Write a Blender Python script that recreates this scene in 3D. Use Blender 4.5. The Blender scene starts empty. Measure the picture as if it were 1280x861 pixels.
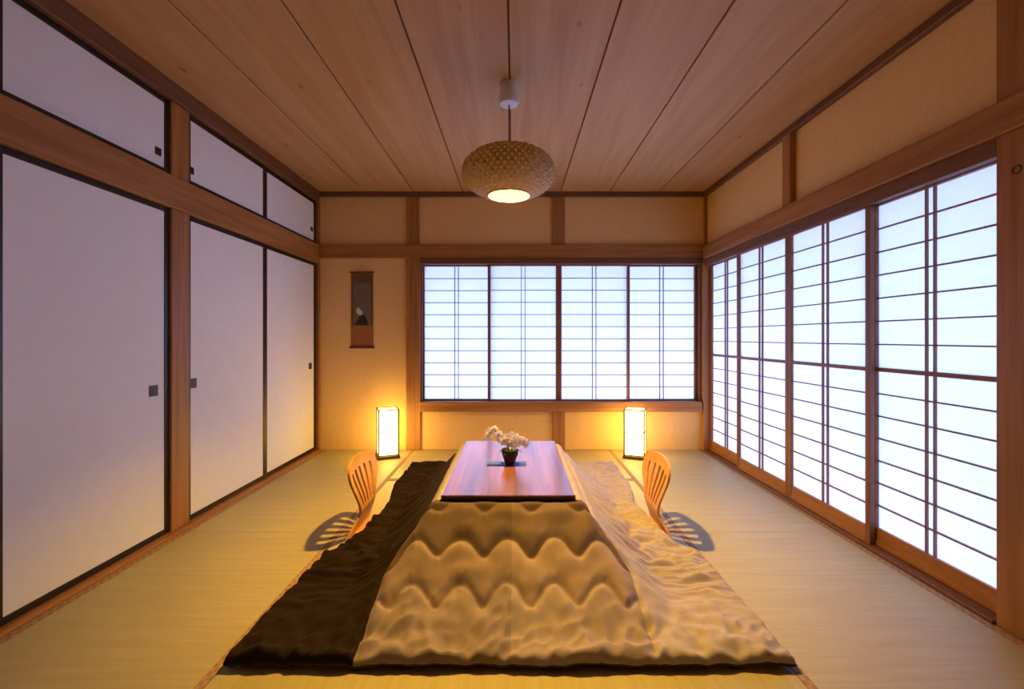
import bpy, bmesh, math, random
from mathutils import Vector, Matrix, noise

random.seed(7)
SC = bpy.context.scene
COL = SC.collection
PI = math.pi

# ------------------------------------------------------------------ camera
cam = bpy.data.cameras.new('camera')
cam.sensor_width = 36.0
cam.lens = 569.0 / 1280.0 * 36.0
cam.shift_x = -3.0 / 1280.0
cam.shift_y = -8.5 / 1280.0
cam.clip_start = 0.02
camo = bpy.data.objects.new('camera', cam)
camo.location = (0.0, 0.0, 1.045)
camo.rotation_euler = (PI / 2, 0, 0)
COL.objects.link(camo)
SC.camera = camo

# ------------------------------------------------------------------ world, exposure
SKY = (0.345, 0.48, 1.0)
SKY_STRENGTH = 8.4
world = bpy.data.worlds.new('overcast_sky')
world.use_nodes = True
bg = world.node_tree.nodes['Background']
bg.inputs[0].default_value = (*SKY, 1)
bg.inputs[1].default_value = SKY_STRENGTH
SC.world = world
vs = SC.view_settings
SC.display_settings.display_device = 'sRGB'
vs.view_transform = 'Standard'
vs.look = 'None'
vs.exposure = 0.0
vs.gamma = 1.0
vs.use_curve_mapping = False
cy = SC.cycles
cy.use_denoising = True
cy.max_bounces = 10
cy.diffuse_bounces = 6
cy.transmission_bounces = 8
cy.sample_clamp_indirect = 8.0
cy.caustics_reflective = False
cy.caustics_refractive = False

BULB_L = 7300.0            # pendant bulb radiance
BULB_C = (1.0, 0.55, 0.065)
LANTERN_L = 12.5            # paper lantern radiance
LANTERN_C = (1.0, 0.58, 0.11)

# ------------------------------------------------------------------ room numbers
X0 = -0.026                # middle of the room
XL, XR = -1.836, 1.79      # closet face, right wall plaster
YB = 4.25                  # back wall
YF = -1.55                 # wall behind the camera
ZC = 2.40                  # ceiling

# ------------------------------------------------------------------ materials
def new_mat(name):
    m = bpy.data.materials.new(name)
    m.use_nodes = True
    nt = m.node_tree
    return m, nt, nt.nodes['Principled BSDF']

def plain(name, col, rough=0.6, metal=0.0, spec=0.5, noise_amt=0.0, noise_scale=30, bump=0.0):
    m, nt, b = new_mat(name)
    b.inputs['Base Color'].default_value = (*col, 1)
    b.inputs['Roughness'].default_value = rough
    b.inputs['Metallic'].default_value = metal
    b.inputs['Specular IOR Level'].default_value = spec
    if noise_amt or bump:
        tc = nt.nodes.new('ShaderNodeTexCoord')
        n = nt.nodes.new('ShaderNodeTexNoise')
        n.inputs['Scale'].default_value = noise_scale
        n.inputs['Detail'].default_value = 5
        nt.links.new(tc.outputs['Object'], n.inputs['Vector'])
        if noise_amt:
            r = nt.nodes.new('ShaderNodeValToRGB')
            r.color_ramp.elements[0].position = 0.3
            r.color_ramp.elements[1].position = 0.7
            r.color_ramp.elements[0].color = (*[c * (1 - noise_amt) for c in col], 1)
            r.color_ramp.elements[1].color = (*[min(1, c * (1 + noise_amt)) for c in col], 1)
            nt.links.new(n.outputs['Fac'], r.inputs['Fac'])
            nt.links.new(r.outputs['Color'], b.inputs['Base Color'])
        if bump:
            bp = nt.nodes.new('ShaderNodeBump')
            bp.inputs['Strength'].default_value = bump
            bp.inputs['Distance'].default_value = 0.004
            nt.links.new(n.outputs['Fac'], bp.inputs['Height'])
            nt.links.new(bp.outputs['Normal'], b.inputs['Normal'])
    return m

def wood(name, c1, c2, axis='Z', rough=0.5, scale=26, stretch=0.05, spec=0.4, knots=False, coat=0.0):
    m, nt, b = new_mat(name)
    N = nt.nodes.new
    L = nt.links.new
    tc = N('ShaderNodeTexCoord')
    oi = N('ShaderNodeObjectInfo')
    mul = N('ShaderNodeMath'); mul.operation = 'MULTIPLY'; mul.inputs[1].default_value = 13.7
    L(oi.outputs['Random'], mul.inputs[0])
    add = N('ShaderNodeVectorMath'); add.operation = 'ADD'
    L(tc.outputs['Object'], add.inputs[0]); L(mul.outputs[0], add.inputs[1])
    mp = N('ShaderNodeMapping')
    s = [1, 1, 1]; s['XYZ'.index(axis)] = stretch
    mp.inputs['Scale'].default_value = s
    L(add.outputs[0], mp.inputs['Vector'])
    n = N('ShaderNodeTexNoise')
    n.inputs['Scale'].default_value = scale
    n.inputs['Detail'].default_value = 6
    n.inputs['Roughness'].default_value = 0.6
    n.inputs['Distortion'].default_value = 0.6
    L(mp.outputs[0], n.inputs['Vector'])
    r = N('ShaderNodeValToRGB')
    r.color_ramp.elements[0].position = 0.32
    r.color_ramp.elements[1].position = 0.68
    r.color_ramp.elements[0].color = (*c1, 1)
    r.color_ramp.elements[1].color = (*c2, 1)
    L(n.outputs['Fac'], r.inputs['Fac'])
    out = r.outputs['Color']
    if knots:
        v = N('ShaderNodeTexVoronoi'); v.inputs['Scale'].default_value = 2.6
        mp2 = N('ShaderNodeMapping')
        s2 = [2.2, 2.2, 2.2]; s2['XYZ'.index(axis)] = 1.0
        mp2.inputs['Scale'].default_value = s2
        L(add.outputs[0], mp2.inputs['Vector']); L(mp2.outputs[0], v.inputs['Vector'])
        r2 = N('ShaderNodeValToRGB')
        r2.color_ramp.elements[0].position = 0.03
        r2.color_ramp.elements[1].position = 0.09
        r2.color_ramp.elements[0].color = (*[c * 0.45 for c in c1], 1)
        r2.color_ramp.elements[1].color = (1, 1, 1, 1)
        L(v.outputs['Distance'], r2.inputs['Fac'])
        mx = N('ShaderNodeMix'); mx.data_type = 'RGBA'; mx.blend_type = 'MULTIPLY'
        mx.inputs['Factor'].default_value = 0.6
        L(out, mx.inputs[6]); L(r2.outputs['Color'], mx.inputs[7])
        out = mx.outputs[2]
    L(out, b.inputs['Base Color'])
    b.inputs['Roughness'].default_value = rough
    b.inputs['Specular IOR Level'].default_value = spec
    if coat:
        b.inputs['Coat Weight'].default_value = coat
        b.inputs['Coat Roughness'].default_value = 0.16
    bp = N('ShaderNodeBump'); bp.inputs['Strength'].default_value = 0.15; bp.inputs['Distance'].default_value = 0.002
    L(n.outputs['Fac'], bp.inputs['Height']); L(bp.outputs['Normal'], b.inputs['Normal'])
    return m

W1, W2 = (0.27, 0.115, 0.035), (0.44, 0.215, 0.075)
M_post = wood('timber_upright', W1, W2, 'Z')
M_beamx = wood('timber_across', W1, W2, 'X')
M_beamy = wood('timber_along', W1, W2, 'Y')
D1, D2 = (0.13, 0.055, 0.028), (0.21, 0.095, 0.045)
M_darkx = wood('dark_timber_across', D1, D2, 'X')
M_darky = wood('dark_timber_along', D1, D2, 'Y')
S1, S2 = (0.20, 0.075, 0.032), (0.31, 0.125, 0.05)
M_shojiz = wood('screen_wood_upright', S1, S2, 'Z', scale=40)
M_shojix = wood('screen_wood_across', S1, S2, 'X', scale=40)
M_panel = wood('screen_panel_wood', (0.30, 0.125, 0.035), (0.42, 0.19, 0.06), 'X', scale=40)
M_ceil = wood('ceiling_cedar', (0.44, 0.25, 0.10), (0.53, 0.345, 0.16), 'Y', rough=0.55, scale=16, stretch=0.06, knots=True)
M_seam = plain('ceiling_seam_dark', (0.22, 0.11, 0.055), 0.8)
M_plaster = plain('sand_plaster', (0.80, 0.55, 0.24), 0.95, spec=0.1, noise_amt=0.05, noise_scale=60, bump=0.25)
M_fusuma = plain('closet_paper', (0.84, 0.90, 0.94), 0.8, spec=0.2, noise_amt=0.015, noise_scale=14)
M_lacquer = plain('black_lacquer', (0.012, 0.010, 0.010), 0.35)
M_bronze = plain('dark_bronze', (0.05, 0.04, 0.035), 0.4, metal=0.6)
M_white = plain('white_plastic', (0.80, 0.78, 0.78), 0.4)
M_cord = plain('cord_brown', (0.30, 0.20, 0.14), 0.6)
M_iron = plain('black_iron', (0.02, 0.02, 0.02), 0.45, metal=0.7)

def tatami_mat_material(name, along):
    m, nt, b = new_mat(name)
    N = nt.nodes.new; L = nt.links.new
    tc = N('ShaderNodeTexCoord')
    w = N('ShaderNodeTexWave'); w.wave_type = 'BANDS'
    w.bands_direction = along
    w.inputs['Scale'].default_value = 70
    w.inputs['Distortion'].default_value = 0.6
    w.inputs['Detail'].default_value = 2
    L(tc.outputs['Object'], w.inputs['Vector'])
    mp = N('ShaderNodeMapping')
    mp.inputs['Scale'].default_value = (1, 0.04, 1) if along == 'Y' else (0.04, 1, 1)
    # rushes run across the mat
    mp.inputs['Scale'].default_value = (0.06, 1, 1) if along == 'Y' else (1, 0.06, 1)
    L(tc.outputs['Object'], mp.inputs['Vector'])
    n = N('ShaderNodeTexNoise'); n.inputs['Scale'].default_value = 55; n.inputs['Detail'].default_value = 4
    L(mp.outputs[0], n.inputs['Vector'])
    r = N('ShaderNodeValToRGB')
    r.color_ramp.elements[0].position = 0.3; r.color_ramp.elements[1].position = 0.7
    r.color_ramp.elements[0].color = (0.385, 0.325, 0.16, 1)
    r.color_ramp.elements[1].color = (0.425, 0.39, 0.21, 1)
    L(n.outputs['Fac'], r.inputs['Fac'])
    L(r.outputs['Color'], b.inputs['Base Color'])
    b.inputs['Roughness'].default_value = 0.42
    b.inputs['Specular IOR Level'].default_value = 0.45
    bp = N('ShaderNodeBump'); bp.inputs['Strength'].default_value = 0.25; bp.inputs['Distance'].default_value = 0.002
    L(w.outputs['Fac'], bp.inputs['Height']); L(bp.outputs['Normal'], b.inputs['Normal'])
    return m
M_tatY = tatami_mat_material('woven_rush_along', 'Y')
M_tatX = tatami_mat_material('woven_rush_across', 'X')

def brocade():
    m, nt, b = new_mat('brocade_border')
    N = nt.nodes.new; L = nt.links.new
    tc = N('ShaderNodeTexCoord')
    ck = N('ShaderNodeTexChecker'); ck.inputs['Scale'].default_value = 55
    ck.inputs['Color1'].default_value = (0.27, 0.165, 0.11, 1)
    ck.inputs['Color2'].default_value = (0.36, 0.24, 0.16, 1)
    L(tc.outputs['Object'], ck.inputs['Vector'])
    L(ck.outputs['Color'], b.inputs['Base Color'])
    b.inputs['Roughness'].default_value = 0.8
    return m
M_heri = brocade()

def paper_material():
    m, nt, b = new_mat('shoji_paper')
    N = nt.nodes.new; L = nt.links.new
    nt.nodes.remove(b)
    out = nt.nodes['Material Output']
    tc = N('ShaderNodeTexCoord')
    n = N('ShaderNodeTexNoise'); n.inputs['Scale'].default_value = 25; n.inputs['Detail'].default_value = 4
    L(tc.outputs['Object'], n.inputs['Vector'])
    r = N('ShaderNodeValToRGB')
    r.color_ramp.elements[0].color = (0.80, 0.81, 0.82, 1)
    r.color_ramp.elements[1].color = (0.88, 0.88, 0.88, 1)
    L(n.outputs['Fac'], r.inputs['Fac'])
    d = N('ShaderNodeBsdfDiffuse'); t = N('ShaderNodeBsdfTranslucent'); mx = N('ShaderNodeMixShader')
    L(r.outputs['Color'], d.inputs['Color']); L(r.outputs['Color'], t.inputs['Color'])
    mx.inputs[0].default_value = 0.5
    L(d.outputs[0], mx.inputs[1]); L(t.outputs[0], mx.inputs[2]); L(mx.outputs[0], out.inputs['Surface'])
    return m
M_paper = paper_material()

def emissive(name, col, strength):
    m, nt, b = new_mat(name)
    b.inputs['Base Color'].default_value = (0.8, 0.75, 0.65, 1)
    b.inputs['Emission Color'].default_value = (*col, 1)
    b.inputs['Emission Strength'].default_value = strength
    return m
M_bulb = emissive('lit_bulb', BULB_C, BULB_L)
M_lanpaper = emissive('lit_lantern_paper', LANTERN_C, LANTERN_L)

# ------------------------------------------------------------------ mesh helpers
CACHE = {}
def link(o, parent=None):
    COL.objects.link(o)
    if parent is not None:
        o.parent = parent
    return o

def mesh_from(name, verts, faces, mat, smooth=False):
    me = bpy.data.meshes.new(name)
    me.from_pydata(verts, [], faces)
    me.materials.append(mat)
    if smooth:
        for p in me.polygons: p.use_smooth = True
    me.update()
    return me

def obj(name, me, parent=None, loc=(0, 0, 0), rot=(0, 0, 0)):
    o = bpy.data.objects.new(name, me)
    o.location = loc; o.rotation_euler = rot
    return link(o, parent)

def box(name, lo, hi, mat, parent=None, bev=0.0):
    dims = tuple(round(hi[i] - lo[i], 5) for i in range(3))
    key = (dims, mat.name, bev)
    me = CACHE.get(key)
    if me is None:
        bm = bmesh.new()
        bmesh.ops.create_cube(bm, size=1.0)
        bmesh.ops.scale(bm, vec=dims, verts=bm.verts)
        if bev:
            bmesh.ops.bevel(bm, geom=bm.edges[:], offset=bev, segments=1, affect='EDGES')
        me = bpy.data.meshes.new(name)
        bm.to_mesh(me); bm.free()
        me.materials.append(mat)
        CACHE[key] = me
    c = [(hi[i] + lo[i]) / 2 for i in range(3)]
    return obj(name, me, parent, c)

def struct(o):
    o['kind'] = 'structure'
    return o

def tag(o, label, cat, group=None):
    o['label'] = label; o['category'] = cat
    if group: o['group'] = group
    return o

def thing(name, label, cat, loc=(0, 0, 0), rotz=0.0, group=None):
    o = bpy.data.objects.new(name, None)
    o.empty_display_size = 0.1
    o.location = loc; o.rotation_euler = (0, 0, rotz)
    link(o)
    return tag(o, label, cat, group)

def lathe(profile, seg=32, close=True):
    vs_, fs = [], []
    n = len(profile)
    for i in range(seg):
        a = 2 * PI * i / seg
        for r, z in profile:
            vs_.append((r * math.cos(a), r * math.sin(a), z))
    for i in range(seg):
        j = (i + 1) % seg
        for k in range(n - 1):
            fs.append((i * n + k, j * n + k, j * n + k + 1, i * n + k + 1))
    return vs_, fs

def tube(points, radius, seg=8):
    vs_, fs = [], []
    pts = [Vector(p) for p in points]
    n = len(pts)
    for i, p in enumerate(pts):
        d = (pts[min(i + 1, n - 1)] - pts[max(i - 1, 0)]).normalized()
        up = Vector((0, 0, 1)) if abs(d.z) < 0.9 else Vector((1, 0, 0))
        a = d.cross(up).normalized(); b = d.cross(a)
        r = radius[i] if isinstance(radius, (list, tuple)) else radius
        for k in range(seg):
            t = 2 * PI * k / seg
            vs_.append(tuple(p + r * (math.cos(t) * a + math.sin(t) * b)))
    for i in range(n - 1):
        for k in range(seg):
            l = (k + 1) % seg
            fs.append((i * seg + k, i * seg + l, (i + 1) * seg + l, (i + 1) * seg + k))
    fs.append(tuple(range(seg))[::-1]); fs.append(tuple((n - 1) * seg + k for k in range(seg)))
    return vs_, fs

# ------------------------------------------------------------------ shell
XLo, XRo = XL - 0.50, XR + 0.20
floor = struct(box('floor', (XLo, YF - 0.1, -0.12), (XRo, YB + 0.2, -0.055), plain('sub_floor', (0.3, 0.2, 0.1), 0.8)))
ceiling = struct(box('ceiling', (XLo, YF - 0.1, ZC + 0.014), (XRo, YB + 0.2, ZC + 0.12), M_seam))

def child_of(o, parent):
    o.parent = parent
    o.matrix_parent_inverse = Matrix.Translation(parent.location).inverted()
    return o

# ceiling boards, one by one
edges = [X0 + 0.456 * k for k in range(-4, 5)]
edges[0] = XL - 0.02; edges[-1] = XR + 0.02
for k in range(8):
    b = box('ceiling_board', (edges[k] + 0.004, YF, ZC), (edges[k + 1] - 0.004, YB - 0.0, ZC + 0.0139), M_ceil, bev=0.003)
    child_of(b, ceiling)

# tatami mats (mat > border)
def tatami(x0, x1, y0, y1, along):
    m = box('tatami_mat', (x0 + .001, y0 + .001, -0.0549), (x1 - .001, y1 - .001, 0.0), M_tatY if along == 'Y' else M_tatX)
    child_of(m, floor)
    h = 0.029
    cx, cy_ = (x0 + x1) / 2, (y0 + y1) / 2
    if along == 'Y':
        for s in (-1, 1):
            e = s * ((x1 - x0) / 2 - h / 2 - .001)
            box('mat_border', (e - h / 2, -(y1 - y0) / 2 + .001, 0.0276), (e + h / 2, (y1 - y0) / 2 - .001, 0.0288), M_heri, m)
    else:
        for s in (-1, 1):
            e = s * ((y1 - y0) / 2 - h / 2 - .001)
            box('mat_border', (-(x1 - x0) / 2 + .001, e - h / 2, 0.0276), ((x1 - x0) / 2 - .001, e + h / 2, 0.0288), M_heri, m)
xl, xa, xb, xr = XL + 0.055, X0 - 0.90, X0 + 0.90, XR - 0.05
for (y0, y1) in ((2.45, YB), (0.65, 2.45), (-1.15, 0.65)):
    tatami(xl, xa, y0, y1, 'Y'); tatami(xb, xr, y0, y1, 'Y')
for k in range(6):
    tatami(xa, xb, YB - 0.9 * (k + 1), YB - 0.9 * k, 'X')
struct(box('trim_1', (xl, YF, -0.0549), (xr, -1.152, 0.0), M_beamx))      # board strip behind the camera

# walls
struct(box('wall_left', (XLo, YF, 0), (XL - 0.05, YB, ZC + .013), M_plaster))
struct(box('wall_front', (XLo, YF - 0.1, -.05), (XRo, YF, ZC + .013), M_plaster))
# back wall: pieces around the window opening
BX0, BX1, BZ0, BZ1 = -0.873, 1.735, 0.36, 1.79
wb = struct(box('wall_back', (XL - 0.05, YB, -.05), (BX0, YB + 0.12, ZC + .013), M_plaster))
for lo, hi in (((BX0, YB, -.05), (XRo, YB + .12, BZ0)), ((BX0, YB, BZ1), (XRo, YB + .12, ZC + .013)), ((BX1, YB, BZ0), (XRo, YB + .12, BZ1))):
    child_of(box('wall_panel', lo, hi, M_plaster), wb)
# right wall: above the screens, and in front of them
RZ1 = 1.77
wr = struct(box('wall_right', (XR, 1.55, RZ1), (XRo - 0.05, YB, ZC + .013), M_plaster))
child_of(box('wall_panel', (XR, YF, 0), (XRo - 0.05, 1.55, ZC + .013), M_plaster), wr)

TN = [1]
def trim(lo, hi, mat, bev=0.003):
    TN[0] += 1
    return struct(box('trim_%d' % TN[0], lo, hi, mat, bev=bev))

# ceiling mouldings
trim((XL, YB - 0.035, ZC - 0.045), (XR, YB, ZC), M_darkx)
trim((XR - 0.035, YF, ZC - 0.045), (XR, YB - .036, ZC), M_darky)
trim((XL - 0.05, YF, ZC - 0.095), (XL + 0.035, YB - .036, ZC), M_darky)
# back wall timbers
trim((XL - .05, YB - 0.035, 1.785), (XR, YB, 1.908), M_beamx)          # long rail
trim((-1.007, YB - 0.022, 0), (-0.873, YB - .0005, 1.784), M_post)     # post beside window
trim((-1.000, YB - 0.020, 1.909), (-0.885, YB - .0005, ZC - .046), M_post)
trim((0.351, YB - 0.020, 1.909), (0.470, YB - .0005, ZC - .046), M_post)
trim((0.351, YB - 0.020, 0), (0.470, YB - .0005, 0.358), M_post)
trim((XL - .03, YB - 0.03, 0.0), (XL + .025, YB - .0005, 1.784), M_post)  # left corner post
trim((XL - .03, YB - 0.03, 1.909), (XL + .025, YB - .0005, ZC - .1), M_post)
trim((XR - 0.045, YB - 0.05, 0.0), (XR + .02, YB - .0005, 1.784), M_post)  # right corner post
trim((XR - 0.025, YB - 0.035, 1.909), (XR + .0, YB - .0005, ZC - .046), M_post)
# window frame of the back window
struct(box('window_1', (BX0, YB - 0.04, 1.728), (BX1, YB + .07, 1.784), M_darkx, bev=.003))
w1 = bpy.data.objects['window_1']
child_of(box('window_sill', (BX0, YB - 0.05, 0.36), (BX1, YB + .07, 0.452), M_beamx, bev=.003), w1)
child_of(box('window_jamb', (BX0, YB - 0.01, 0.453), (BX0 + .012, YB + .07, 1.727), M_darkx), w1)
child_of(box('window_jamb', (BX1 - .012, YB - 0.01, 0.453), (BX1, YB + .07, 1.727), M_darkx), w1)
# right wall timbers
trim((XR - 0.05, YF, 1.775), (XR, YB - .051, 1.893), M_beamy)           # long rail along right wall, passing over the post
w2 = struct(box('window_2', (XR - 0.03, 1.662, 1.706), (XR + .07, YB - .051, 1.774), M_darky, bev=.002))
child_of(box('window_sill', (XR - 0.045, 1.662, -0.054), (XR + .08, YB - .051, 0.012), M_darky, bev=.003), w2)
trim((XR - 0.035, 2.895, 1.894), (XR, 2.985, ZC - .046), M_post)        # short post above
trim((XR - 0.035, 1.535, 0), (XR + .08, 1.66, 1.774), M_post)           # big post
trim((XR - 0.035, 1.535, 1.894), (XR + .0, 1.66, ZC - .046), M_post)
trim((XR - 0.05, YF, 0.0), (XR - .0005, 1.534, 0.03), M_beamy)          # low board along wall by camera
trim((XR - 0.0495, YF, -.054), (XRo, 1.6615, -0.0005), M_beamy)             # floor board under the post and wall
# left wall timbers (closet)
trim((XL - 0.05, YF, 1.735), (XL + 0.03, YB - .036, 1.905), M_beamy)
trim((XL - 0.05, YF, -0.05), (XL + 0.054, YB - .031, 0.012), M_beamy)
trim((XL - 0.05, 2.415, 0.0125), (XL + 0.018, 2.548, 1.734), M_post)
trim((XL - 0.05, 2.415, 1.906), (XL + 0.018, 2.548, ZC - .096), M_post)
trim((XL - 0.05, 0.62, 0.0125), (XL + 0.018, 0.75, 1.734), M_post)
trim((XL - 0.05, 0.62, 1.906), (XL + 0.018, 0.75, ZC - .096), M_post)

# outside: ground, and unseen eaves added low to shade the paper from above
struct(box('ground', (-12, -12, -0.50), (14, 16, -0.42), plain('pale_gravel', (0.66, 0.65, 0.62), 0.9)))
M_eave = plain('eave_boards', (0.30, 0.24, 0.20), 0.8)
struct(box('roof', (XLo - .3, YF - 1.0, ZC + 0.16), (XRo + 0.95, YB + 1.05, ZC + 0.24), M_eave))
struct(box('shade_eave_right', (XRo, YF - 1.0, 1.92), (XRo + 0.95, YB + 1.08, 1.98), M_eave))
struct(box('shade_eave_back', (XLo - .3, YB + .125, 1.92), (XRo - .001, YB + 1.08, 1.98), M_eave))

# ------------------------------------------------------------------ shoji screens
def shoji(label, loc, rotz, width, z0, z1, zones, bottom_board, group, st=0.03, dbl=0.034):
    t = thing('shoji_screen', label, 'screen', (loc[0], loc[1], z0), rotz, group)
    h = z1 - z0
    hw = width / 2
    D = 0.014
    for s in (-1, 1):
        a = s * (hw - st / 2)
        box('stile', (a - st / 2, -D, 0), (a + st / 2, D, h), M_shojiz, t, .002)
    ix = hw - st
    zt = zones[-1][1] - z0
    box('rail', (-ix, -D, zt), (ix, D, h), M_shojix, t, .002)
    zb = zones[0][0] - z0
    if bottom_board:
        box('rail', (-ix, -D, 0), (ix, D, 0.022), M_panel, t, .002)
        box('bottom_panel', (-ix, -D + .006, 0.022), (ix, D - .004, zb), M_panel, t, .001)
    else:
        box('rail', (-ix, -D, 0), (ix, D, zb), M_shojix, t, .002)
    for i, (a, b, rows) in enumerate(zones):
        a -= z0; b -= z0
        if i:
            pb = zones[i - 1][1] - z0
            box('rail', (-ix, -D, pb), (ix, D, a), M_shojix, t, .002)
        kw = 0.0065
        for s in (-1, 1):
            box('lattice_bar', (s * dbl / 2 - kw / 2, -.004, a), (s * dbl / 2 + kw / 2, .0085, b), M_shojiz, t)
        dz = (b - a) / rows
        cols = ((-ix, -dbl / 2), (-dbl / 2, dbl / 2), (dbl / 2, ix))
        for r in range(rows):
            if r:
                z = a + r * dz
                box('lattice_bar', (-ix, -.004, z - kw / 2), (ix, .007, z + kw / 2), M_shojix, t)
            for (u0, u1) in cols:
                key = ('pane', round(u1 - u0, 4), round(dz, 4))
                me = CACHE.get(key)
                if me is None:
                    w_, h_ = (u1 - u0) / 2, dz / 2
                    me = mesh_from('paper_pane', [(-w_, 0, -h_), (w_, 0, -h_), (w_, 0, h_), (-w_, 0, h_)], [(0, 1, 2, 3)], M_paper)
                    CACHE[key] = me
                obj('paper_pane', me, t, ((u0 + u1) / 2, -.0045, a + (r + .5) * dz))
    return t

# back window, four screens; outer two on the far track
bz0, bz1 = 0.453, 1.7275
zone = [(0.468, 1.716, 11)]
cxs = [(-0.873, -0.218), (-0.250, 0.4145), (0.4155, 1.080), (1.055, 1.722)]
labs = ['eleven-row paper screen at the left end of the back window, nearest the hanging scroll',
        'eleven-row paper screen second from left in the back window',
        'eleven-row paper screen third from left in the back window, right of the middle stiles',
        'eleven-row paper screen at the right end of the back window, above the right lantern']
for i, (a, b) in enumerate(cxs):
    y = YB + 0.02 if i in (1, 2) else YB + 0.05
    shoji(labs[i], ((a + b) / 2, y), PI, b - a, bz0, bz1, zone, False, 'screens of the back window', st=0.026)
# right wall, four tall screens; inner two on the near track
rz0, rz1 = 0.0125, 1.7055
zone = [(0.098, 0.878, 7), (0.897, 1.70, 7)]
ys = [(3.595, 4.199), (2.951, 3.63), (2.27, 2.949), (1.662, 2.305)]
labs = ['tall floor-length paper screen on the right wall, farthest one by the back corner',
        'tall floor-length paper screen on the right wall, second from the back corner',
        'tall floor-length paper screen on the right wall, third from the back corner',
        'tall floor-length paper screen on the right wall, nearest one against the big post']
for i, (a, b) in enumerate(ys):
    x = XR - 0.005 if i in (1, 2) else XR + 0.027
    shoji(labs[i], (x, (a + b) / 2), PI / 2, b - a, rz0, rz1, zone, True, 'tall screens of the right wall', st=0.03, dbl=0.04)

# ------------------------------------------------------------------ closet doors (fusuma)
def fusuma(name, label, y0, y1, z0, z1, x, handle, hs, group):
    t = thing(name, label, 'sliding door', (x, (y0 + y1) / 2, z0), 0, group)
    w = (y1 - y0) / 2; h = z1 - z0; f = 0.029
    box('paper_panel', (-.012, -w + f, f), (0.0, w - f, h - f), M_fusuma, t)
    for s in (-1, 1):
        box('frame_stile', (-.016, s * (w - f / 2) - f / 2, 0), (.004, s * (w - f / 2) + f / 2, h), M_lacquer, t, .002)
    box('frame_rail', (-.016, -w + f, 0), (.004, w - f, f), M_lacquer, t, .002)
    box('frame_rail', (-.016, -w + f, h - f), (.004, w - f, h), M_lacquer, t, .002)
    if handle:
        hy, hz = handle[0] - (y0 + y1) / 2, handle[1] - z0
        p = box('finger_pull', (-.002, hy - hs / 2, hz - hs / 2), (.003, hy + hs / 2, hz + hs / 2), M_bronze, t, .001)
        k = hs * .3
        box('pull_recess', (-.001, -k, -k), (.0035, k, k), M_lacquer, p)
    return t
xf, xk = XL, XL - 0.004
LZ0, LZ1, UZ0, UZ1 = 0.0125, 1.7345, 1.9055, ZC - .0955
fusuma('closet_door', 'tall white closet door nearest the camera, left of the closet post', 1.603, 2.4145, LZ0, LZ1, xf, (2.315, .775), .055, 'tall closet doors')
fusuma('closet_door', 'tall white closet door just behind the closet post, pull at its near edge', 2.5485, 3.352, LZ0, LZ1, xf, (2.60, .785), .055, 'tall closet doors')
fusuma('closet_door', 'tall white closet door in the far corner beside the scroll wall', 3.3525, 4.2, LZ0, LZ1, xk, (4.10, .79), .055, 'tall closet doors')
fusuma('cupboard_door', 'low white cupboard door under the ceiling, nearest the camera', 1.603, 2.4145, UZ0, UZ1, xf, (2.345, 2.005), .04, 'upper cupboard doors')
fusuma('cupboard_door', 'low white cupboard door under the ceiling, just behind the closet post', 2.5485, 3.352, UZ0, UZ1, xf, (2.585, 1.995), .04, 'upper cupboard doors')
fusuma('cupboard_door', 'low white cupboard door under the ceiling in the far corner', 3.3525, 4.2, UZ0, UZ1, xk, (4.13, 2.03), .04, 'upper cupboard doors')
fusuma('closet_door', 'tall white closet door at the left picture edge, only its black frame showing', 0.751, 1.6025, LZ0, LZ1, xk, None, .055, 'tall closet doors')
fusuma('cupboard_door', 'low white cupboard door at the left picture edge, only its black frame showing', 0.751, 1.6025, UZ0, UZ1, xk, None, .04, 'upper cupboard doors')

# ------------------------------------------------------------------ kotatsu table
TY0, TY1, THW, TZ = 1.95, 2.98, 0.290, 0.370
M_top = wood('walnut_top', (0.07, 0.026, 0.028), (0.28, 0.11, 0.08), 'Y', rough=0.30, scale=14, stretch=0.06, spec=0.6, coat=0.6)
M_edge = plain('dark_walnut_edge', (0.07, 0.035, 0.02), 0.4)
kt = thing('heated_table', 'low walnut-topped heated table with a quilt tucked under its board', 'table', (X0, (TY0 + TY1) / 2, 0))
hl = (TY1 - TY0) / 2
box('tabletop', (-THW, -hl, TZ - .010), (THW, hl, TZ), M_top, kt, .003)
box('edge_band', (-THW + .002, -hl + .002, TZ - .020), (THW - .002, hl - .002, TZ - .0105), M_edge, kt, .003)
box('table_frame', (-THW + .05, -hl + .05, 0.235), (THW - .05, hl - .05, 0.285), M_edge, kt)
for sx in (-1, 1):
    for sy in (-1, 1):
        box('leg', (sx * (THW - .08) - .02, sy * (hl - .08) - .02, 0), (sx * (THW - .08) + .02, sy * (hl - .08) + .02, 0.234), M_edge, kt)

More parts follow.
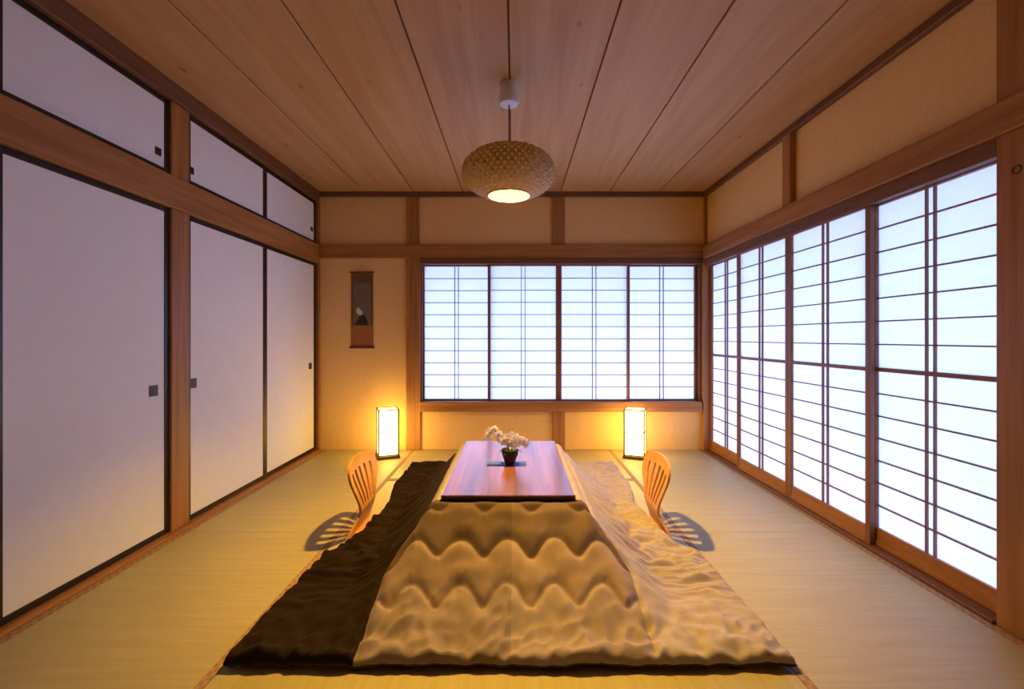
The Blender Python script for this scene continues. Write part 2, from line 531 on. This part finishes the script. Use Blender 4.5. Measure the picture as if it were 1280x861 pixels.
# ------------------------------------------------------------------ quilt
QY0, QY1 = 1.425, 3.66
CH_Y = 2.47                # chairs' centre
def smooth(a, b, x):
    t = max(0.0, min(1.0, (x - a) / (b - a))); return t * t * (3 - 2 * t)
def half_width(Y, side):
    base = 0.90 + 0.012 * side + (0.81 - 0.90) * smooth(1.44, 3.3, Y)
    dip = 0.085 * smooth(2.12, 2.27, Y) * (1 - smooth(2.68, 3.15, Y))
    wob = 0.008 * noise.noise(Vector((Y * 4, side * 5, 0)))
    return base - dip + wob
SEAMS = [(0.004, 0.045), (0.13, 0.185), (0.268, 0.335)]
def quilt_point(a, b):
    side = -1 if a < 0 else 1
    front = QY0 + 0.012 * noise.noise(Vector((a * 3, 0, 7))) * (1 - b)
    Y = front + b * (QY1 - front)
    hw = half_width(Y, side)
    u = a * hw                                   # distance from the middle
    dx = max(0.0, abs(u) - THW - .022)
    dyf = max(0.0, TY0 - .022 - Y)
    dyb = max(0.0, Y - TY1 - .022)
    dy = max(dyf, dyb)
    # front slope is longer than the side slopes
    p = 3.2
    rx, ry = dx / 0.32, dy / 0.44
    t = (rx ** p + ry ** p) ** (1 / p)
    z = 0.306 * max(0.0, 1 - t) ** 1.45 + 0.035
    # seams, wave bands on the front
    r = TY0 - Y
    bu = -u * 0 + u
    sp = 0.2 - 0.09 * max(0, r)
    ph = (0.5 - 0.5 * math.cos(2 * PI * bu / sp)) ** 1.45
    dmin = 1.0
    edge = 0.48 - 0.125 * smooth(1.76, 1.97, Y)
    sd = []
    for (pk, vl) in SEAMS:
        sk = pk + (vl - pk) * ph
        sd.append(r - sk)
        if r > -0.03 and abs(u) < edge: dmin = min(dmin, abs(r - sk) * (0.62 if abs(math.sin(2 * PI * bu / sp)) > .3 else .9))
    dmin = min(dmin, abs(abs(u) - edge))
    puff = 0.017 * (1 - math.exp(-(dmin / 0.0115) ** 1.6)) * smooth(-0.05, 0.10, t) * (1 - 0.3 * smooth(.6, 1, t))
    # wrinkles: across the side flaps, fanning on the front
    wr_ = 0.0
    fl = smooth(0.02, 0.3, dx) * (1 - smooth(0.0, 0.3, dyf))
    n1 = noise.noise(Vector((u * 5 + 3, Y * 17 + 0.6 * noise.noise(Vector((u * 7, Y * 3, 1))) * 5, side * 3.3)))
    n2 = noise.noise(Vector((u * 9, Y * 30, side * 9.1)))
    n6 = noise.noise(Vector((u * 6 + 2, Y * 38, side * 4.7)))
    wr_ += fl * (0.024 * n1 + 0.015 * n2 + 0.010 * (1 - 2 * abs(n6)))
    fr = smooth(0.12, 0.45, dyf)
    ang = math.atan2(u - 0.05 * round(u / .18), 0.5 + dyf)
    n3 = noise.noise(Vector((u * 13 + Y * 7, Y * 6 - u * 3, 4.4)))
    n4 = noise.noise(Vector((u * 28, Y * 16 + u * 9, 8.4)))
    n7 = noise.noise(Vector((u * 16 - Y * 12, Y * 9 + u * 6, 6.6)))
    wr_ += fr * (0.013 * n3 + 0.008 * n4 + 0.011 * (1 - 2.2 * abs(n7)))
    n5 = noise.noise(Vector((u * 11, Y * 19, 2.2)))
    wr_ += smooth(0, .1, t) * 0.010 * n5
    z += puff + wr_
    # the quilt laps over the chairs' seats
    seat = smooth(0.42, 0.52, abs(u)) * smooth(2.15, 2.30, Y) * (1 - smooth(2.66, 2.80, Y))
    z = z + 0.016 * seat * 1.0
    z = max(z, 0.03 + 0.03 * seat)
    # rounded hem
    da = min((1 - abs(a)) * hw, b * (QY1 - QY0), (1 - b) * (QY1 - QY0))
    hem = math.sqrt(max(0.0, 1 - (1 - min(1, da / 0.022)) ** 2))
    floor_ = 0.008 + 0.018 * seat
    z = floor_ + (z - floor_) * (0.35 + 0.65 * hem)
    return (X0 + u, Y, z), (sd[0], sd[1], sd[2], abs(u) - edge, u)

NX, NY = 320, 400
verts, cval, faces = [], [], []
for j in range(NY + 1):
    b = j / NY
    for i in range(NX + 1):
        a = -1 + 2 * i / NX
        co, at_ = quilt_point(a, b)
        verts.append(co)
        cval.append(at_)
def vid(i, j): return j * (NX + 1) + i
for j in range(NY):
    for i in range(NX):
        faces.append((vid(i, j), vid(i + 1, j), vid(i + 1, j + 1), vid(i, j + 1)))
# underside
base = len(verts)
for j in range(NY + 1):
    for i in range(NX + 1):
        x, y, z = verts[vid(i, j)]
        edge = i in (0, NX) or j in (0, NY)
        zz = max(0.0025, z - (0.006 if edge else 0.030))
        verts.append((x, y, zz)); cval.append((0, 0, 0, 0, 0))
for j in range(NY):
    for i in range(NX):
        faces.append((base + vid(i, j), base + vid(i, j + 1), base + vid(i + 1, j + 1), base + vid(i + 1, j)))
nt_top = NX * NY
rim = []
for i in range(NX):
    rim.append((vid(i, 0), base + vid(i, 0), base + vid(i + 1, 0), vid(i + 1, 0)))
    rim.append((vid(i + 1, NY), base + vid(i + 1, NY), base + vid(i, NY), vid(i, NY)))
for j in range(NY):
    rim.append((vid(0, j + 1), base + vid(0, j + 1), base + vid(0, j), vid(0, j)))
    rim.append((vid(NX, j), base + vid(NX, j), base + vid(NX, j + 1), vid(NX, j + 1)))
nb = len(faces)
faces += rim

C_TAUPE_D, C_TAUPE, C_TAUPE_L = (0.12, 0.087, 0.090), (0.195, 0.145, 0.15), (0.34, 0.268, 0.30)
C_BEIGE, C_CREAM, C_BROWN = (0.345, 0.290, 0.36), (0.405, 0.36, 0.42), (0.020, 0.0118, 0.0105)
def fleece():
    """Dyed fleece: wave bands in the middle, dark brown left flap, cream right flap."""
    m, nt, b = new_mat('quilt_fleece')
    N = nt.nodes.new; L = nt.links.new
    def attr(nm):
        a = N('ShaderNodeAttribute'); a.attribute_name = nm; return a.outputs['Fac']
    def step(x, thr=0.0, less=False):
        q = N('ShaderNodeMath'); q.operation = 'LESS_THAN' if less else 'GREATER_THAN'
        q.inputs[1].default_value = thr; L(x, q.inputs[0]); return q.outputs[0]
    def mul(x, y):
        q = N('ShaderNodeMath'); q.operation = 'MULTIPLY'; L(x, q.inputs[0]); L(y, q.inputs[1]); return q.outputs[0]
    def mix(f, a, c):
        q = N('ShaderNodeMix'); q.data_type = 'RGBA'
        L(f, q.inputs['Factor'])
        if isinstance(a, tuple): q.inputs[6].default_value = (*a, 1)
        else: L(a, q.inputs[6])
        if isinstance(c, tuple): q.inputs[7].default_value = (*c, 1)
        else: L(c, q.inputs[7])
        return q.outputs[2]
    c = mix(step(attr('seam_a')), C_TAUPE_D, C_TAUPE)
    c = mix(step(attr('seam_b')), c, C_TAUPE_L)
    c = mix(step(attr('seam_c')), c, C_BEIGE)
    c = mix(step(attr('seam_a'), -0.06, True), c, C_CREAM)  # side slopes by the board painted cream, standing in for lamplight on them
    # the left half of the middle panel is the duller of two sewn widths
    dull = N('ShaderNodeMix'); dull.data_type = 'RGBA'; dull.blend_type = 'MULTIPLY'
    L(step(attr('across'), 0.015, True), dull.inputs['Factor']); L(c, dull.inputs[6]); dull.inputs[7].default_value = (.80, .78, .76, 1)
    c = dull.outputs[2]
    out = step(attr('flap'))
    c = mix(mul(out, step(attr('across'), 0.0, True)), c, C_BROWN)
    c = mix(mul(out, step(attr('across'), 0.0)), c, C_CREAM)
    tc = N('ShaderNodeTexCoord')
    n = N('ShaderNodeTexNoise'); n.inputs['Scale'].default_value = 420; n.inputs['Detail'].default_value = 3
    n2 = N('ShaderNodeTexNoise'); n2.inputs['Scale'].default_value = 22; n2.inputs['Detail'].default_value = 4
    L(tc.outputs['Object'], n.inputs['Vector']); L(tc.outputs['Object'], n2.inputs['Vector'])
    r = N('ShaderNodeValToRGB')
    r.color_ramp.elements[0].position = .3; r.color_ramp.elements[1].position = .7
    r.color_ramp.elements[0].color = (.84, .83, .82, 1); r.color_ramp.elements[1].color = (1, 1, 1, 1)
    L(n2.outputs['Fac'], r.inputs['Fac'])
    v = N('ShaderNodeMix'); v.data_type = 'RGBA'; v.blend_type = 'MULTIPLY'; v.inputs['Factor'].default_value = 1
    L(c, v.inputs[6]); L(r.outputs['Color'], v.inputs[7])
    L(v.outputs[2], b.inputs['Base Color'])
    b.inputs['Roughness'].default_value = 0.95
    b.inputs['Specular IOR Level'].default_value = 0.08
    b.inputs['Sheen Weight'].default_value = 0.12
    b.inputs['Sheen Roughness'].default_value = 0.5
    L(c, b.inputs['Sheen Tint'])
    bp = N('ShaderNodeBump'); bp.inputs['Strength'].default_value = .3; bp.inputs['Distance'].default_value = .002
    L(n.outputs['Fac'], bp.inputs['Height']); L(bp.outputs['Normal'], b.inputs['Normal'])
    return m
me = bpy.data.meshes.new('quilt')
me.from_pydata(verts, [], faces)
me.materials.append(fleece())
me.materials.append(plain('quilt_lining_dark_brown', (0.022, 0.016, 0.013), 0.9))
me.polygons.foreach_set('material_index', [0 if k < nt_top else 1 for k in range(len(faces))])
me.polygons.foreach_set('use_smooth', [True] * len(faces))
for k, nm in enumerate(('seam_a', 'seam_b', 'seam_c', 'flap', 'across')):
    at = me.attributes.new(nm, 'FLOAT', 'POINT')
    at.data.foreach_set('value', [q[k] for q in cval])
me.update()
qo = obj('quilt', me)
tag(qo, 'thick fleece quilt draped over low table, brown, wave-banded taupe and cream', 'quilt')

# ------------------------------------------------------------------ legless chairs
M_ply = wood('bent_plywood', (0.50, 0.235, 0.055), (0.68, 0.36, 0.10), 'Z', rough=0.35, scale=30, stretch=0.08)
def zaisu(label, side):
    t = thing('floor_chair', label, 'chair', (X0 + side * 0.80, CH_Y, 0), 0 if side > 0 else PI, 'legless chairs at the table')
    # backrest as a sheet: q in [-1,1] across, s up; local +x is away from the table
    H = 0.405
    qs = [-1.0]
    for k in range(5):
        c = -0.64 + 0.32 * k
        qs += [c - 0.075, c + 0.075]
    qs.append(1.0)
    fine = []
    for k in range(len(qs) - 1):
        fine.append((qs[k], qs[k + 1], k % 2 == 1))
    cols = []
    for (a, b, slot) in fine:
        n = 1 if slot else 3
        for i in range(n):
            cols.append((a + (b - a) * i / n, a + (b - a) * (i + 1) / n, slot))
    xs = [c[0] for c in cols] + [1.0]
    S = [0, .02, .05, .08, .11, .14, .16, .19, .22, .25, .28, .31, .325, .345, .365, .385, 0.405]
    def hw(s):
        w = 0.185 - 0.07 * smooth(0.0, 0.13, s) + 0.092 * smooth(0.13, 0.33, s)
        if s > 0.35:
            k = (s - 0.35) / 0.055
            w *= 1 - 0.10 * k ** 3
        return w
    def P(q, s, off):
        y = q * hw(s)
        x = 0.02 - 0.05 * smooth(0, .15, s) + 0.06 * smooth(.13, .405, s) - 0.028 * (y / .2) ** 2 * smooth(.1, .3, s) + off
        return (x, y, 0.004 + s * (1 - 0.06 * q * q * smooth(.15, .405, s)))
    bm = bmesh.new()
    grid = {}
    for li, off in enumerate((-.006, .006)):
        for j, s in enumerate(S):
            for i, q in enumerate(xs):
                grid[li, i, j] = bm.verts.new(P(q, s, off))
    keep = set()
    for j in range(len(S) - 1):
        for i, c in enumerate(cols):
            if c[2] and S[j] >= 0.159 and S[j + 1] <= 0.346: continue
            keep.add((i, j))
    for (i, j) in keep:
        A = [(i, j), (i + 1, j), (i + 1, j + 1), (i, j + 1)]
        bm.faces.new([grid[0, a, b] for a, b in A][::-1])
        bm.faces.new([grid[1, a, b] for a, b in A])
        for (di, dj, e) in ((-1, 0, (3, 0)), (1, 0, (1, 2)), (0, -1, (0, 1)), (0, 1, (2, 3))):
            if (i + di, j + dj) not in keep:
                p, q = A[e[0]], A[e[1]]
                bm.faces.new([grid[0, p[0], p[1]], grid[0, q[0], q[1]], grid[1, q[0], q[1]], grid[1, p[0], p[1]]])
    bmesh.ops.remove_doubles(bm, verts=[v for v in bm.verts if not v.link_faces], dist=0)
    for v in [v for v in bm.verts if not v.link_faces]: bm.verts.remove(v)
    bmesh.ops.recalc_face_normals(bm, faces=bm.faces[:])
    me = bpy.data.meshes.new('backrest'); bm.to_mesh(me); bm.free()
    me.materials.append(M_ply)
    for p in me.polygons: p.use_smooth = False
    obj('backrest', me, t)
    # seat: flat bent board on the floor going under the quilt
    prof = [(-.36, .16), (-.33, .185), (-.1, .19), (.012, .185)]
    v, f = [], []
    for (x, w) in prof:
        for z in (0.003, 0.016):
            v += [(x, -w, z), (x, w, z)]
    n = len(prof)
    for i in range(n - 1):
        a, b = 4 * i, 4 * i + 4
        f += [(a, a + 1, b + 1, b), (a + 2, b + 2, b + 3, a + 3), (a, b, b + 2, a + 2), (a + 1, a + 3, b + 3, b + 1)]
    f += [(0, 2, 3, 1), (4 * n - 4, 4 * n - 3, 4 * n - 1, 4 * n - 2)]
    obj('seat', mesh_from('seat', v, f, M_ply), t)
    return t
zaisu('legless bent-plywood chair with slotted back on the left, beside the dark brown flap', -1)
zaisu('legless bent-plywood chair with slotted back on the right, beside the cream flap', 1)

# ------------------------------------------------------------------ paper lanterns
M_lanwood = wood('lantern_wood', (0.06, 0.03, 0.015), (0.11, 0.055, 0.025), 'Z', scale=40)
def lantern(label, x, y, rz):
    t = thing('paper_lantern', label, 'lamp', (x, y, 0), rz, 'paper floor lanterns')
    w, H = 0.083, 0.425
    box('base', (-w - .012, -w - .012, 0), (w + .012, w + .012, 0.024), M_lanwood, t, .004)
    f = 0.006
    for sx in (-1, 1):
        for sy in (-1, 1):
            box('corner_post', (sx * w - f, sy * w - f, 0.0245), (sx * w + f, sy * w + f, H), M_lanwood, t)
    for z, g in ((0.03, f * .7), (0.225, f * .35), (H - .005, f * .8)):
        for s in (-1, 1):
            box('frame_rail', (-w + f, s * w - g, z - g), (w - f, s * w + g, z + g), M_lanwood, t)
            box('frame_rail', (s * w - g, -w + f, z - g), (s * w + g, w - f, z + g), M_lanwood, t)
    e = w - .004
    for s in (-1, 1):
        obj('paper_panel', mesh_from('paper_panel', [(-e, s * e, .026), (e, s * e, .026), (e, s * e, H - .006), (-e, s * e, H - .006)], [(0, 1, 2, 3) if s < 0 else (3, 2, 1, 0)], M_lanpaper), t)
        obj('paper_panel', mesh_from('paper_panel', [(s * e, -e, .026), (s * e, e, .026), (s * e, e, H - .006), (s * e, -e, H - .006)], [(0, 1, 2, 3) if s > 0 else (3, 2, 1, 0)], M_lanpaper), t)
    obj('paper_top', mesh_from('paper_top', [(-e, -e, H - .0065), (e, -e, H - .0065), (e, e, H - .0065), (-e, e, H - .0065)], [(0, 1, 2, 3)], M_lanpaper), t)
    return t
lantern('glowing square paper lantern on the floor below the hanging scroll wall', -1.115, 4.00, math.radians(22))
lantern('glowing square paper lantern on the floor below the right end of the window', 1.060, 3.99, math.radians(-22))

# ------------------------------------------------------------------ pendant lamp
PX, PY = X0 - 0.003, 2.43
pend = thing('pendant_lamp', 'woven bamboo pendant lamp with lit bulb hanging above the table', 'lamp', (PX, PY, ZC))
M_weave = plain('bamboo_strip', (0.50, 0.34, 0.19), 0.6, noise_amt=.2, noise_scale=60)
def shade_mat():
    m, nt, b = new_mat('bamboo_backing')
    N = nt.nodes.new; L = nt.links.new
    out = nt.nodes['Material Output']
    b.inputs['Base Color'].default_value = (0.22, 0.14, 0.06, 1); b.inputs['Roughness'].default_value = .7
    t = N('ShaderNodeBsdfTranslucent'); t.inputs['Color'].default_value = (1, .75, .45, 1)
    mx = N('ShaderNodeMixShader'); mx.inputs[0].default_value = 0.001
    L(b.outputs[0], mx.inputs[1]); L(t.outputs[0], mx.inputs[2]); L(mx.outputs[0], out.inputs['Surface'])
    return m
v, f = lathe([(0.0, 0), (.046, 0), (.047, -.012), (.047, -.06), (.054, -.062), (.055, -.10), (.048, -.112), (0.008, -.114), (0, -.114)], 32)
obj('ceiling_cap', mesh_from('ceiling_cap', v, f, M_white), pend)
v, f = tube([(0, 0, -.113), (0.001, 0, -.25), (0, 0, -.40)], .0045, 8)
obj('cord', mesh_from('cord', v, f, M_cord, True), pend)
SR, SH, SZ = 0.248, 0.128, -0.478            # shade radius, half height, centre below ceiling
TH0, TH1 = math.radians(-68), math.radians(74)
def shade_pt(th, ph, k=1.0):
    c = math.cos(th); 
    r = SR * (abs(c) ** 0.80) * k
    return (r * math.cos(ph), r * math.sin(ph), SZ + SH * math.sin(th) * k)
prof = []
for i in range(25):
    th = TH0 + (TH1 - TH0) * i / 24
    p = shade_pt(th, 0, 0.985)
    prof.append((p[0], p[2]))
v, f = lathe(prof, 64)
sh = obj('lamp_shade', mesh_from('lamp_shade', v, f, shade_mat(), True), pend)
# woven strips, two directions, real ribbons
V, F = [], []
NS = 44
for dirn in (1, -1):
    for k in range(NS):
        ph0 = 2 * PI * k / NS
        n = 18
        row = []
        for i in range(n + 1):
            th = TH0 + (TH1 - TH0) * i / n
            ph = ph0 + dirn * 1.15 * i / n
            lift = 1.006 + 0.010 * dirn * (1 if (i + k) % 2 else -1)
            dp = 0.034
            row.append((shade_pt(th, ph - dp, lift), shade_pt(th, ph + dp, lift)))
        b0 = len(V)
        for a, b in row: V += [a, b]
        for i in range(n):
            F.append((b0 + 2 * i, b0 + 2 * i + 1, b0 + 2 * i + 3, b0 + 2 * i + 2))
ws = obj('woven_strips', mesh_from('woven_strips', V, F, M_weave), sh)
ws['kind'] = 'stuff'
tp = shade_pt(TH1, 0)
v, f = lathe([(0.0, tp[2] + .004), (tp[0] * .6, tp[2] + .003), (tp[0], tp[2])], 40)
obj('top_cover', mesh_from('top_cover', v, f, M_weave, True), sh)
for th in (TH0, TH1):
    p = shade_pt(th, 0)
    pts = [(p[0] * math.cos(2 * PI * i / 40), p[0] * math.sin(2 * PI * i / 40), p[2]) for i in range(41)]
    v, f = tube(pts, .006, 6)
    obj('hoop', mesh_from('hoop', v, f, M_weave, True), sh)
bm = bmesh.new()
bmesh.ops.create_uvsphere(bm, u_segments=14, v_segments=8, radius=.034)
meb = bpy.data.meshes.new('bulb'); bm.to_mesh(meb); bm.free(); meb.materials.append(M_bulb)
obj('bulb', meb, pend, (0, 0, SZ - .005))
v, f = tube([(0, 0, -.40), (0, 0, SZ + .03)], .018, 12)
obj('socket', mesh_from('socket', v, f, M_white, True), pend)

# ------------------------------------------------------------------ hanging scroll
M_cloth1 = plain('scroll_brocade_brown', (0.15, 0.085, 0.03), 0.9, noise_amt=.15, noise_scale=90)
M_cloth2 = plain('scroll_brocade_russet', (0.34, 0.14, 0.06), 0.9, noise_amt=.15, noise_scale=90)
M_pict = plain('scroll_paper_grey', (0.17, 0.13, 0.10), 0.9, noise_amt=.12, noise_scale=14)
M_ink = plain('ink_black', (0.012, 0.012, 0.014), 0.8)
M_inkw = plain('ink_white', (0.75, 0.68, 0.58), 0.8)
M_inkg = plain('ink_green', (0.16, 0.15, 0.09), 0.8)
M_rod = plain('scroll_rod_red', (0.13, 0.025, 0.015), 0.4)
sx0, sx1, sz0, sz1 = -1.522, -1.318, 0.955, 1.655
scx = (sx0 + sx1) / 2
sc_ = thing('hanging_scroll', 'narrow hanging scroll with a painted black vase, on the back wall', 'scroll', (scx, YB - .004, sz0))
hw_ = (sx1 - sx0) / 2; sh_ = sz1 - sz0
box('backing', (-hw_, -.004, 0), (hw_, 0, sh_), M_cloth1, sc_)
box('lower_band', (-hw_ + .004, -.0055, 0.01), (hw_ - .004, -.004, .205), M_cloth2, sc_)
box('painting', (-hw_ + .022, -.006, .206), (hw_ - .022, -.004, .60), M_pict, sc_)
def flat(name, pts, mat, y, par):
    n = len(pts)
    v = [(x, y, z) for x, z in pts] + [(x, y + .001, z) for x, z in pts]
    f = [tuple(range(n)), tuple(range(2 * n - 1, n - 1, -1))] + [(i, i + n, (i + 1) % n + n, (i + 1) % n) for i in range(n)]
    return obj(name, mesh_from(name, v, f, mat), par)
pic = [c for c in sc_.children if c.name.startswith('painting')][0]
pcz = .403
def rel(pts): return [(x, z - pcz) for x, z in pts]
flat('painted_vase', rel([(-.062, .205), (.042, .205), (.056, .215), (.050, .25), (.034, .285), (.026, .30), (-.018, .30), (-.030, .275), (-.044, .245), (-.06, .222)]), M_ink, -.0030, pic)
flat('painted_blossom', rel([(-.05, .36), (-.03, .372), (-.012, .35), (.002, .335), (.006, .312), (-.012, .296), (-.034, .305), (-.052, .33)]), M_inkw, -.0045, pic)
flat('painted_leaf', rel([(.0, .335), (.02, .36), (.035, .345), (.03, .315), (.01, .305)]), M_inkg, -.0038, pic)
def rod(name, z, r, ext):
    v, f = tube([(-hw_ - ext, -.006, z), (hw_ + ext, -.006, z)], r, 12)
    return obj(name, mesh_from(name, v, f, M_rod, True), sc_)
rod('lower_roller', 0.0, .011, .012)
rod('upper_rod', sh_, .006, .012)
v, f = tube([(-.06, -.003, sh_), (0, -.001, sh_ + .07), (.06, -.003, sh_)], .0018, 6)
obj('hanging_cord', mesh_from('hanging_cord', v, f, M_cord), sc_)

# ------------------------------------------------------------------ mat and potted orchid on the table
M_blue = plain('blue_cloth', (0.05, 0.12, 0.88), 0.6, noise_amt=.2, noise_scale=80)
mt = box('place_mat', (-0.148, 2.395, TZ + .0005), (0.062, 2.475, TZ + .003), M_blue, bev=.001)
tag(mt, 'small blue cloth mat under the black flower pot', 'mat')
PXF, PYF = -0.024, 2.425
M_pot = plain('black_glaze', (0.012, 0.013, 0.014), 0.38, spec=0.35)
po = thing('potted_orchid', 'small black pot of pale pink orchids on the table middle', 'plant', (PXF, PYF, TZ + .0035))
v, f = lathe([(0, 0), (.024, 0), (.027, .006), (.040, .045), (.046, .068), (.047, .078), (.042, .078), (.038, .066), (.0, .058)], 28)
obj('pot', mesh_from('pot', v, f, M_pot, True), po)
v, f = lathe([(0, .069), (.03, .068), (.0385, .0665)], 20)
obj('moss', mesh_from('moss', v, f, plain('dark_moss', (0.05, 0.05, 0.02), 0.95, noise_amt=.4, noise_scale=200)), po)
M_stem = plain('orchid_stem', (0.03, 0.035, 0.012), 0.8, spec=.1)
M_leaf = plain('orchid_leaf', (0.015, 0.025, 0.01), 0.8, spec=.1)
M_petal = plain('orchid_petal', (0.78, 0.86, 1.0), 0.6, noise_amt=.06, noise_scale=120)
_nt = M_petal.node_tree
_t = _nt.nodes.new('ShaderNodeBsdfTranslucent'); _t.inputs['Color'].default_value = (0.9, 0.88, 0.95, 1)
_m = _nt.nodes.new('ShaderNodeMixShader'); _m.inputs[0].default_value = 0.45
_nt.links.new(_nt.nodes['Principled BSDF'].outputs[0], _m.inputs[1]); _nt.links.new(_t.outputs[0], _m.inputs[2])
_nt.links.new(_m.outputs[0], _nt.nodes['Material Output'].inputs['Surface'])
M_lip = plain('orchid_lip', (0.70, 0.42, 0.50), 0.5)
stems = [[(0, 0, .06), (-.03, .0, .13), (-.06, -.005, .165), (-.095, -.005, .180), (-.115, -.005, .150)],
         [(.005, 0, .06), (.01, .01, .12), (.025, .01, .145), (.06, .005, .13), (.085, 0, .105)],
         [(0, -.01, .06), (-.012, -.02, .11), (-.035, -.022, .125), (-.06, -.02, .115)]]
def curve_pts(P, n=10):
    out = []
    P = [Vector(p) for p in P]
    for i in range(len(P) - 1):
        p0 = P[max(0, i - 1)]; p1 = P[i]; p2 = P[i + 1]; p3 = P[min(len(P) - 1, i + 2)]
        for k in range(n // 2):
            t = k / (n // 2)
            out.append(0.5 * ((2 * p1) + (p2 - p0) * t + (2 * p0 - 5 * p1 + 4 * p2 - p3) * t * t + (3 * p1 - p0 - 3 * p2 + p3) * t ** 3))
    out.append(P[-1]); return out
for s in stems:
    v, f = tube(curve_pts(s), .0022, 6)
    obj('stem', mesh_from('stem', v, f, M_stem, True), po)
for k, (ang, ln) in enumerate(((0.5, .07), (2.6, .065), (4.2, .06), (5.6, .055))):
    v, f = [], []
    for i in range(7):
        t = i / 6
        w = .013 * math.sin(PI * (0.12 + .88 * t)) + .001
        r = ln * t; z = .062 + .05 * t - .06 * t * t
        c, s = math.cos(ang), math.sin(ang)
        v += [(r * c - w * s, r * s + w * c, z + .003), (r * c, r * s, z), (r * c + w * s, r * s - w * c, z + .003)]
    for i in range(6):
        a = 3 * i
        f += [(a, a + 1, a + 4, a + 3), (a + 1, a + 2, a + 5, a + 4)]
    obj('leaf', mesh_from('leaf', v, f, M_leaf, True), po)
# one blossom mesh: five petals, cupped
bv, bf = [], []
for k in range(5):
    a = 2 * PI * k / 5 + PI / 2
    wid = 1.15 if k in (1, 4) else 0.85
    b0 = len(bv)
    for i in range(5):
        t = i / 4
        w = .0135 * wid * math.sin(PI * min(1, .15 + .80 * t))
        r = .004 + .022 * t
        y = -.006 * t * t + .002
        for sgn in (-1, 0, 1):
            bv.append((r * math.cos(a) - sgn * w * math.sin(a), y - .003 * abs(sgn), r * math.sin(a) + sgn * w * math.cos(a)))
    for i in range(4):
        q = b0 + 3 * i
        bf += [(q, q + 1, q + 4, q + 3), (q + 1, q + 2, q + 5, q + 4)]
me_bl = mesh_from('blossom', bv, bf, M_petal, True)
v, f = lathe([(0, -.004), (.004, -.003), (.006, .002), (.003, .006), (0, .007)], 8)
me_lip = mesh_from('blossom_lip', v, f, M_lip, True)
bl = [(-.105, -.008, .172, -.3), (-.117, -.008, .148, -.8), (-.085, -.008, .184, .2), (-.06, -.012, .158, .3), (-.052, -.02, .138, -.2), (-.030, -.026, .126, .1), (-.014, -.02, .142, .6), (.012, -.008, .150, -.2),
      (.030, -.008, .140, .4), (.004, -.02, .120, .9), (.042, -.006, .112, .2), (.062, -.008, .128, -.5), (.082, -.008, .112, .5), (.024, -.02, .104, .7)]
for (x, y, z, a) in bl:
    o = obj('blossom', me_bl, po, (x, y, z), (0.25 * math.sin(a * 7), a, 0.5 * math.sin(a * 5)))
    o.scale = (1.0,) * 3
    obj('blossom_lip', me_lip, o, (0, -.003, 0), (PI / 2, 0, 0))

# ------------------------------------------------------------------ hook on the right post
hk = thing('wall_hook', 'small black ring hook screwed into the big right post', 'hook', (XR - .035, 1.578, 1.628))
v, f = tube([(0.004, 0, .014), (-.012, 0, .014)], .002, 8)
obj('screw', mesh_from('screw', v, f, M_iron), hk)
pts = [(-.013, .014 * math.cos(2 * PI * i / 24 + PI / 2), .014 * math.sin(2 * PI * i / 24 + PI / 2)) for i in range(23)]
v, f = tube(pts, .002, 8)
obj('ring', mesh_from('ring', v, f, M_iron, True), hk)
